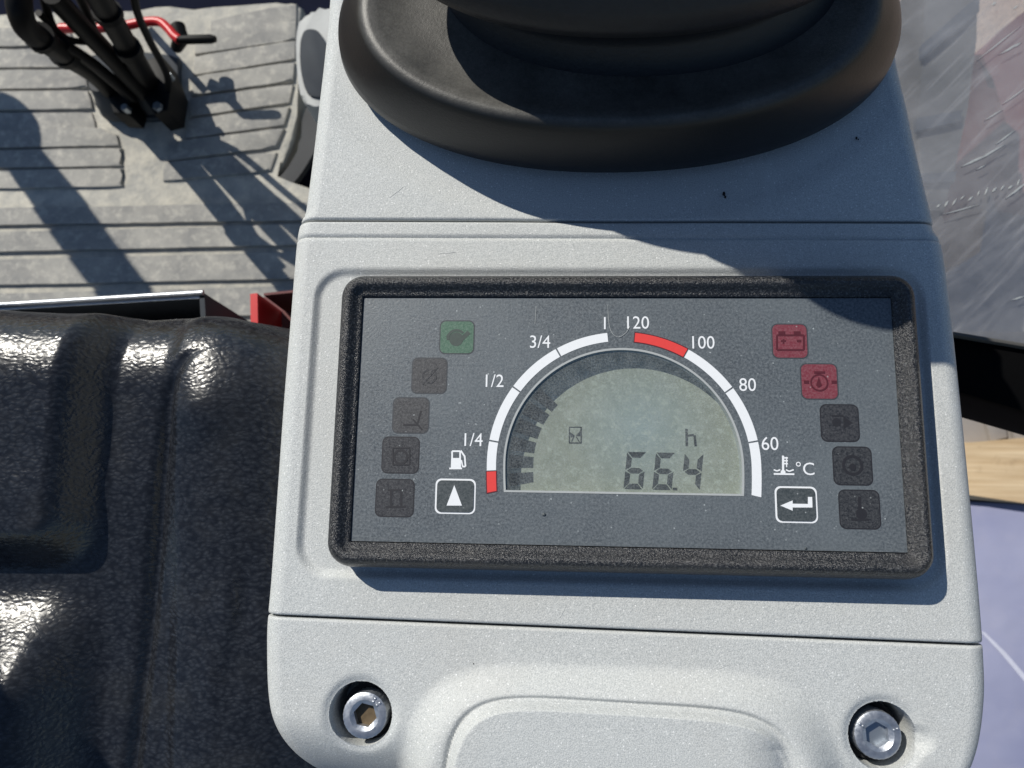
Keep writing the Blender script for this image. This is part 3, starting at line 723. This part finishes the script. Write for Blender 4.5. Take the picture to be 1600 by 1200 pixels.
# ------------------------------------------------------------------ floor mat with ribs
FZ = -.5
def fp(u, v, z=FZ): p = at(u, v, z); return (p.x, p.y)
mt = thing('floor_mat', 'ribbed grey rubber floor mat with dried mud in front of the seat', 'floor mat', (*fp(200, 250), FZ - .03))
edge = [(-60, 24), (0, 18), (20, 22), (45, 14), (80, 20), (120, 16), (165, 19), (210, 14), (240, 8), (262, 5), (285, 14), (300, 12), (330, 8), (365, 6), (400, 3), (430, 5), (455, 0), (470, 8),
        (466, 60), (464, 130), (462, 178), (456, 215), (440, 252), (425, 275), (450, 286), (520, 300), (520, 560), (-60, 560)]
me_ = prism('mat_base', [fp(*p) for p in edge[::-1]], FZ - .030, FZ - .0036, M['groove'], None, .003, 2); attach(me_, mt)
def rib(P, m='mat', top=FZ, drop=.006):
    # slightly uneven outline
    q = []
    for i in range(len(P)):
        a = Vector(P[i]); b = Vector(P[(i + 1) % len(P)]); n = max(1, int((b - a).length / 22))
        if (b - a).length < 45: n = 1
        for k in range(n):
            p = a.lerp(b, k / n)
            if k: p = p + Vector((random.uniform(-.3, .3), random.uniform(-.5, .5)))
            q.append(fp(*p))
    dz = random.uniform(-.0008, .0008)
    o = prism('rib', q[::-1], FZ - .008, top + dz, M[m], None, .0022, 2); return attach(o, mt)
lrx = [110, 124, 134, 141, 146]
for k in range(5):
    y0 = 42 + k * 33.2; rib([(-50, y0 + 2), (lrx[k] - 4, y0), (lrx[k] + 1, y0 + 13), (lrx[k] + 3, y0 + 28), (-50, y0 + 31)])
for k, xe in enumerate((186, 190, 191)):
    y0 = 202 + k * 31.5; rib([(-50, y0 + 3), (xe - 30 if k == 0 else xe, y0 - 3), (xe - 4, y0 + 8), (xe, y0 + 25), (-50, y0 + 29.5)])
Ly_ = [30, 54, 87, 119, 152, 186, 221, 252]; Ry_ = [4, 32, 62, 97, 131, 166, 200, 237]; Rx_ = [463, 463, 462, 461, 458, 452, 444, 432]; Lx_ = [328, 304, 302, 300, 296, 290, 262, 254]
for k in range(8):
    xr = Rx_[k]; xn = Rx_[min(k + 1, 7)] - (10 if k == 7 else 0)
    rib([(Lx_[k], Ly_[k] + 1), (xr, Ry_[k]), (xn, Ry_[k] + 29), (Lx_[k] - 1, Ly_[k] + 30)])
for k, (a, b, c_, d) in enumerate(((322, 350, 316, 344), (360, 392, 350, 382), (403, 444, 393, 434), (456, 500, 446, 490), (510, 550, 500, 540))):
    rib([(-50, a + 4), (235, (a + c_) / 2 + 2), (500, c_), (500, d), (235, (b + d) / 2 + 1), (-50, b + 2)], drop=.008)
# gaiter tray between the rib fields
TP = [(148, 92), (270, 92), (282, 110), (280, 172), (264, 188), (176, 188), (158, 170)]
attach(prism('lever_tray', [fp(*p) for p in catmull(TP, 3, True)[::-1]], FZ - .002, FZ + .007, M['dark_panel'], None, .002), mt)

# ------------------------------------------------------------------ travel levers (stand on the tray, rise out of the picture)
def up3(u, v, z): p = at(u, v, z); return (p.x, p.y, p.z)
def lever(label, base, pts, r, plate_pts):
    b = up3(*base, FZ + .004); t_ = thing('travel_lever', label, 'lever', b, 'travel levers on the floor mat')
    P = [b] + [up3(u, v, z) for u, v, z in pts]
    attach(tube('lever_rod', catmull(P, 6), r, M['black_steel']), t_)
    for i, (pp, zz, hh) in enumerate(plate_pts):
        attach(prism('lever_pedal' if i == 0 else 'pivot_block', [up3(*p, zz)[:2] for p in pp][::-1], zz - hh, zz, M['black_steel'], None, .002), t_)
    attach(tube('gaiter', [b, Vector(b) + Vector((0, 0, .012)), Vector(b) + Vector((-.001, .001, .02)), Vector(b) + Vector((-.002, .002, .035))], [.024, .022, .017, .012], M['dark_rubber']), t_)
    return t_
L1 = lever('left black travel lever with a kinked upper rod above the floor mat', (188, 158), [(150, 118, -.43), (105, 88, -.365), (66, 62, -.31), (42, 44, -.285), (31, 16, -.265), (28, -30, -.25), (24, -120, -.2)], [.0105] + [.0092] * 60,
      [([(160, 124), (196, 120), (205, 165), (200, 178), (176, 176)], -.462, .030)])
L2 = lever('right black travel lever beside the red pedal bracket', (244, 150), [(222, 112, -.43), (190, 58, -.36), (160, 6, -.30), (128, -50, -.24), (90, -110, -.18)], [.0115] + [.0098] * 60,
      [([(214, 100), (250, 84), (268, 130), (262, 172), (240, 178), (222, 150)], -.455, .035)])
for i, (L, P, rr) in enumerate(((L2, [(225, 145, -.46), (176, 92, -.40), (126, 40, -.34), (80, -10, -.29)], .0085), (L1, [(206, 152, -.46), (150, 104, -.40), (98, 70, -.34)], .0055),
                                (L2, [(206, 132, -.455), (160, 78, -.41), (140, 30, -.36), (118, -20, -.30)], .0040))):
    attach(tube('link_rod', catmull([up3(*p) for p in P], 5), rr, M['black_steel']), L)
for L, P, rr in ((L2, [(258, 158, -.47), (262, 120, -.44), (232, 60, -.38), (212, 10, -.33), (205, -60, -.28)], .0034), (L1, [(178, 150, -.47), (120, 92, -.40), (84, 44, -.34), (66, -10, -.30)], .0034), (L1, [(212, 158, -.47), (176, 104, -.42), (150, 70, -.38), (104, 60, -.35), (60, 20, -.31)], .0028)):
    attach(tube('hose', catmull([up3(*p) for p in P], 6), rr, M['black_steel']), L)
for L, P in ((L1, ((105, 88, -.365), (96, 82, -.355))), (L1, ((66, 62, -.31), (60, 56, -.303))), (L2, ((204, 82, -.382), (198, 72, -.372))), (L2, ((170, 24, -.316), (166, 16, -.31)))):
    attach(tube('collar', [up3(*p) for p in P], .0118, M['black_steel']), L)
for L, (u, v, z, r_) in ((L1, (197, 170, -.46, .004)), (L2, (248, 168, -.455, .005)), (L2, (266, 120, -.455, .003))):
    bm = bmesh.new(); p = up3(u, v, z); bmesh.ops.create_cone(bm, cap_ends=True, segments=6, radius1=r_, radius2=r_ * .9, depth=.008)
    bmesh.ops.translate(bm, vec=p, verts=bm.verts); attach(bm_obj('pivot_nut', bm, M['galvanised']), L)
attach(tube('red_bracket_bar', catmull([up3(*p, -.475) for p in ((92, 46), (128, 44), (150, 60), (162, 84))], 5), .005, M['red_paint']), L1)
pd = thing('foot_pedal', 'bent red pedal arm with a black rubber foot peg above the floor mat', 'pedal', up3(205, 60, FZ - .002))
attach(tube('pedal_arm', catmull([up3(u, v, z) for u, v, z in ((95, 44, -.44), (150, 44, -.44), (196, 40, -.44), (222, 35, -.44), (248, 34, -.44), (262, 44, -.44), (272, 56, -.44), (280, 62, -.44))], 6), .0045, M['red_paint']), pd)
attach(tube('foot_peg', [up3(u, v, z) for u, v, z in ((276, 62, -.44), (290, 62, -.44), (330, 61, -.44), (337, 61, -.44))], [.0035, .0044, .0044, .0030], M['black_steel']), pd)
attach(tube('pedal_pivot', [up3(278, 40, -.455), up3(283, 62, -.455), up3(276, 74, -.47)], [.007, .008, .006], M['black_steel']), pd)
attach(tube('pedal_post', [up3(226, 36, -.445), up3(226, 38, -.50)], .004, M['galvanised']), pd)

# side trim at the right edge of the mat
tr_ = thing('side_trim', 'pale grey side trim with a dark inset panel between floor mat and console', 'trim panel', up3(490, 90, -.5))
attach(prism('trim_frame', [up3(*p, -.40)[:2] for p in catmull([(474, 24), (500, 18), (530, 20), (530, 160), (480, 162), (468, 140), (463, 90), (464, 50)], 4, True)][::-1], -.50, -.40, M['grey_trim'], None, .004), tr_)
attach(prism('dark_inset', [up3(*p, -.398)[:2] for p in catmull([(474, 50), (492, 46), (505, 60), (520, 100), (520, 146), (485, 150), (472, 120), (469, 80)], 4, True)][::-1], -.41, -.3975, M['dark_panel'], None, .001), tr_)
sw = tag(prism('shadow_strip', [fp(*p) for p in catmull([(486, 150), (500, 200), (484, 240), (455, 282), (424, 300), (424, 284), (446, 258), (466, 220), (470, 180)], 4, True)][::-1], -.515, -.506, M['dark_rubber'], None, .002), 'curved dark strip standing in for the shadow along the right edge of the floor mat', 'shadow strip')  # flat dark strip laid where only a shadow curve falls

# under-seat metal box and red bracket
bx_ = thing('metal_box', 'galvanised sheet metal box with a bright top edge in front of the seat', 'metal box', up3(150, 500, -.34))
bm = bmesh.new()
P = [up3(-80, 480, -.20), up3(318, 457, -.20), up3(318, 457, -.20)]
a, b = Vector(up3(-80, 482, -.20)), Vector(up3(319, 458, -.20)); d = Vector((0, -.0016, 0))
def sheet(name, p, q, h, th, m, root):
    bm = bmesh.new(); p = Vector(p); q = Vector(q); n_ = (q - p).cross(Vector((0, 0, 1))).normalized() * th
    vs = [bm.verts.new(x) for x in (p, q, q + n_, p + n_)] ; vb = [bm.verts.new(v.co + Vector((0, 0, -h))) for v in vs]
    bm.faces.new(vs); bm.faces.new(vb[::-1])
    for i in range(4): bm.faces.new((vs[i], vb[i], vb[(i + 1) % 4], vs[(i + 1) % 4]))
    return attach(bm_obj(name, bm, m), root)
sheet('front_plate', a, b, .14, .003, M['galvanised'], bx_)
sheet('side_plate', b, Vector(up3(330, 640, -.20)), .14, .003, M['dark_panel'], bx_)
attach(tube('folded_edge', [a + Vector((0, 0, .001)), b + Vector((0, 0, .001))], .0016, M['zinc']), bx_)
rb = thing('red_bracket', 'small red painted steel bracket beside the console edge', 'bracket', up3(430, 500, -.30))
q0, q1, q2 = up3(404, 460, -.22), up3(404, 540, -.22), up3(520, 452, -.22)
sheet('bracket_flange', up3(402, 458, -.22), up3(404, 560, -.22), .05, .0045, M['red_paint'], rb)
sheet('bracket_plate', up3(412, 458, -.225), up3(540, 445, -.225), .05, .0015, M['red_fabric'], rb)
attach(prism('bracket_bottom', [up3(*p, -.262)[:2] for p in ((405, 465), (405, 560), (540, 560), (540, 450))], -.270, -.262, M['red_fabric']), rb)

# added out-of-view bent tube, throws the band of shade over mat and seat
po = thing('shadow_caster', 'unseen black bent tube added to cast the shade band over floor mat and seat', 'post', (-.80, .40, -.5))

# ------------------------------------------------------------------ right-hand side
win_ = thing('side_window', 'scratched dusty clear plastic side window right of the console', 'window', up3(1500, 300, -.30))
def quadplate(name, P, th, m, root):
    bm = bmesh.new(); P = [Vector(p) for p in P]; n_ = (P[1] - P[0]).cross(P[2] - P[0]).normalized() * th
    vs = [bm.verts.new(p) for p in P]; vb = [bm.verts.new(p - n_) for p in P]
    bm.faces.new(vs); bm.faces.new(vb[::-1])
    for i in range(len(P)): bm.faces.new((vs[i], vb[i], vb[(i + 1) % len(P)], vs[(i + 1) % len(P)]))
    o = bm_obj(name, bm, m); return attach(o, root)
def on_pane(u, v):
    d = RI @ Vector(((u - 800) / 1200, -(v - 600) / 1200, -1)); n_ = Vector((.2, 0, 1)); o_ = Vector((.12, 0, -.16))
    return CP + d * ((o_ - CP).dot(n_) / d.dot(n_))
quadplate('window_sheet', [on_pane(1405, 530), on_pane(1760, 590), on_pane(1760, -120), on_pane(1340, -120)], .003, M['window'], win_)
random.seed(11)
def pane_mark(u, v, du, dv, wd):
    a, b = on_pane(u - du / 2, v - dv / 2), on_pane(u + du / 2, v + dv / 2); d = (b - a).normalized(); n_ = d.cross(Vector((.2, 0, 1)).normalized()) * wd / 2; up_ = Vector((.2, 0, 1)).normalized() * .0004
    bm = bmesh.new(); vs = [bm.verts.new(p + up_) for p in (a, a.lerp(b, .4) + n_, b, a.lerp(b, .6) - n_)]; vb = [bm.verts.new(v_.co - up_ * .95) for v_ in vs]
    bm.faces.new(vs); bm.faces.new(vb[::-1])
    for i in range(4): bm.faces.new((vs[i], vb[i], vb[(i + 1) % 4], vs[(i + 1) % 4]))
    attach(bm_obj('scratch_glint', bm, M['window_wall']), win_)
for k in range(12): pane_mark(1466 + k * 12.5, 322 - k * 3.6 + random.uniform(-3, 3), random.uniform(3, 8), random.uniform(-11, -5), random.uniform(.0005, .0012))  # row of bright glints set in as pale flat dashes
for u, v, du, dv in ((1520, 252, 38, -18), (1545, 240, 50, -28), (1532, 262, 16, -8), (1560, 68, 70, -55), (1578, 76, 36, -20), (1590, 70, 12, -8), (1553, 6, 6, -5), (1586, 12, 8, -6), (1500, 328, 60, -16), (1590, 466, 22, -6), (1590, 296, 40, -30), (1552, 180, 30, -18), (1585, 150, 40, -28), (1570, 215, 30, -22)):
    pane_mark(u, v, du, dv, random.uniform(.0006, .0012))
rl = thing('window_rail', 'black steel window rail crossing behind the right edge of the console', 'rail', up3(1550, 580, -.30))
P = [up3(*p, -.145)[:2] for p in ((1440, 508), (1760, 562), (1760, 690), (1440, 598))]
attach(prism('rail_bar', P[::-1], -.185, -.145, M['black_bar'], None, .003), rl)
P = [up3(*p, -.141)[:2] for p in ((1440, 509), (1760, 562), (1760, 569), (1440, 515))]
attach(prism('rail_strip', P[::-1], -.146, -.141, M['grey_post'], None, .0012), rl)  # thin greyer strip along the rail's top edge
# things beyond the window
gp = thing('grey_post', 'grey steel post seen through the scratched window', 'post', up3(1480, 150, -.6))
attach(prism('post_face', [up3(*p, -.42)[:2] for p in ((1447, -60), (1535, -60), (1526, 60), (1512, 170), (1495, 250), (1478, 330), (1440, 330), (1434, 200), (1441, 100))][::-1], -.60, -.42, M['grey_post'], None, .004), gp)
for P_ in (((1440, 92), (1440, 70), (1530, -8), (1530, 18)), ((1432, 185), (1432, 205), (1500, 190), (1503, 172)), ((1432, 272), (1432, 286), (1492, 284), (1494, 268))):
    attach(prism('dark_rib', [up3(*p, -.415)[:2] for p in P_], -.42, -.4145, M['dark_panel'], None), gp)
rm = thing('red_machine_part', 'red painted machine panel behind the scratched window', 'machine panel', up3(1590, 150, -.7))
attach(prism('red_panel', [up3(*p, -.55)[:2] for p in ((1522, 84), (1560, 50), (1610, 10), (1760, -80), (1760, 330), (1600, 300), (1575, 230), (1560, 120))], -.7, -.55, M['red_fabric'], None, .006), rm)
tk = thing('track_frame', 'grey steel track frame plates under the window', 'track frame', up3(1560, 480, -.8))
attach(prism('frame_plate', [up3(*p, -.60)[:2] for p in ((1470, 420), (1540, 400), (1548, 240), (1600, 190), (1800, 150), (1800, 520), (1480, 520))], -.8, -.60, M['track_grey'], None, .006), tk)
attach(prism('lower_plate', [up3(*p, -.62)[:2] for p in ((1440, 560), (1800, 560), (1800, 690), (1440, 700))], -.8, -.62, M['track_grey'], None, .006), tk)
for k in range(3):
    u0 = 1536 + k * 38; attach(prism('track_link', [up3(*p, -.612)[:2] for p in ((u0, 640), (u0 + 34, 646), (u0 + 40, 684), (u0 + 14, 690))], -.63, -.6125, M['track_grey'], None, .002), tk)
tb = thing('timber_block', 'pale sawn timber block lying between track frame and blue sheet', 'timber', up3(1560, 740, -.75))
attach(prism('timber_beam', [up3(*p, -.60)[:2] for p in ((1440, 692), (1520, 691), (1600, 684), (1800, 676), (1800, 792), (1600, 786), (1440, 772))], -.75, -.60, M['timber'], None, .006), tb)
bs = thing('blue_sheet', 'pale lavender blue sheet with a thin white line right of the console', 'sheet', up3(1580, 1000, -.95))
attach(prism('sheet_face', [up3(*p, -.612)[:2] for p in ((1400, 776), (1900, 800), (1900, 1400), (1400, 1400))], -.95, -.612, M['sheet'], None, .006), bs)
attach(prism('white_line', [up3(*p, -.611)[:2] for p in ((1531, 986), (1539, 988), (1572, 1020), (1612, 1066), (1640, 1108), (1634, 1114), (1600, 1064), (1564, 1021))], -.6119, -.6110, M['sheet_line'], None), bs)  # thin pale line across the sheet


# tube of the unseen caster, traced back from its shade on mat and seat
def from_shadow(u, v, zs, h):
    """point standing h above the surface point it shades, towards the sun"""
    p = at(u, v, zs); k = h / sv.z; return Vector((p.x + sv.x * k, p.y + sv.y * k, p.z + h))
A_, B_ = from_shadow(5, 205, -.5, .22), from_shadow(110, 345, -.5, .30)
D_ = (B_ - A_)
C_, E_ = from_shadow(-82, 945, -.08, .17), from_shadow(42, 1190, -.08, .22)
pts = catmull([A_, B_, A_ + D_ * 1.8, C_ + (A_ + D_ * 1.8 - C_) * .25, C_, E_, E_ + (E_ - C_) * 1.5], 6)
attach(tube('caster_tube', pts, [.018 + .006 * min(1, i / 5) - .009 * min(1, max(0, i - 12) / 10) for i in range(len(pts))], M['black_steel']), po)
kb = bmesh.new(); bmesh.ops.create_uvsphere(kb, u_segments=24, v_segments=16, radius=.036); bmesh.ops.translate(kb, vec=A_, verts=kb.verts)
attach(bm_obj('caster_knob', kb, M['black_steel'], None, True), po)
print('A_', A_, B_)
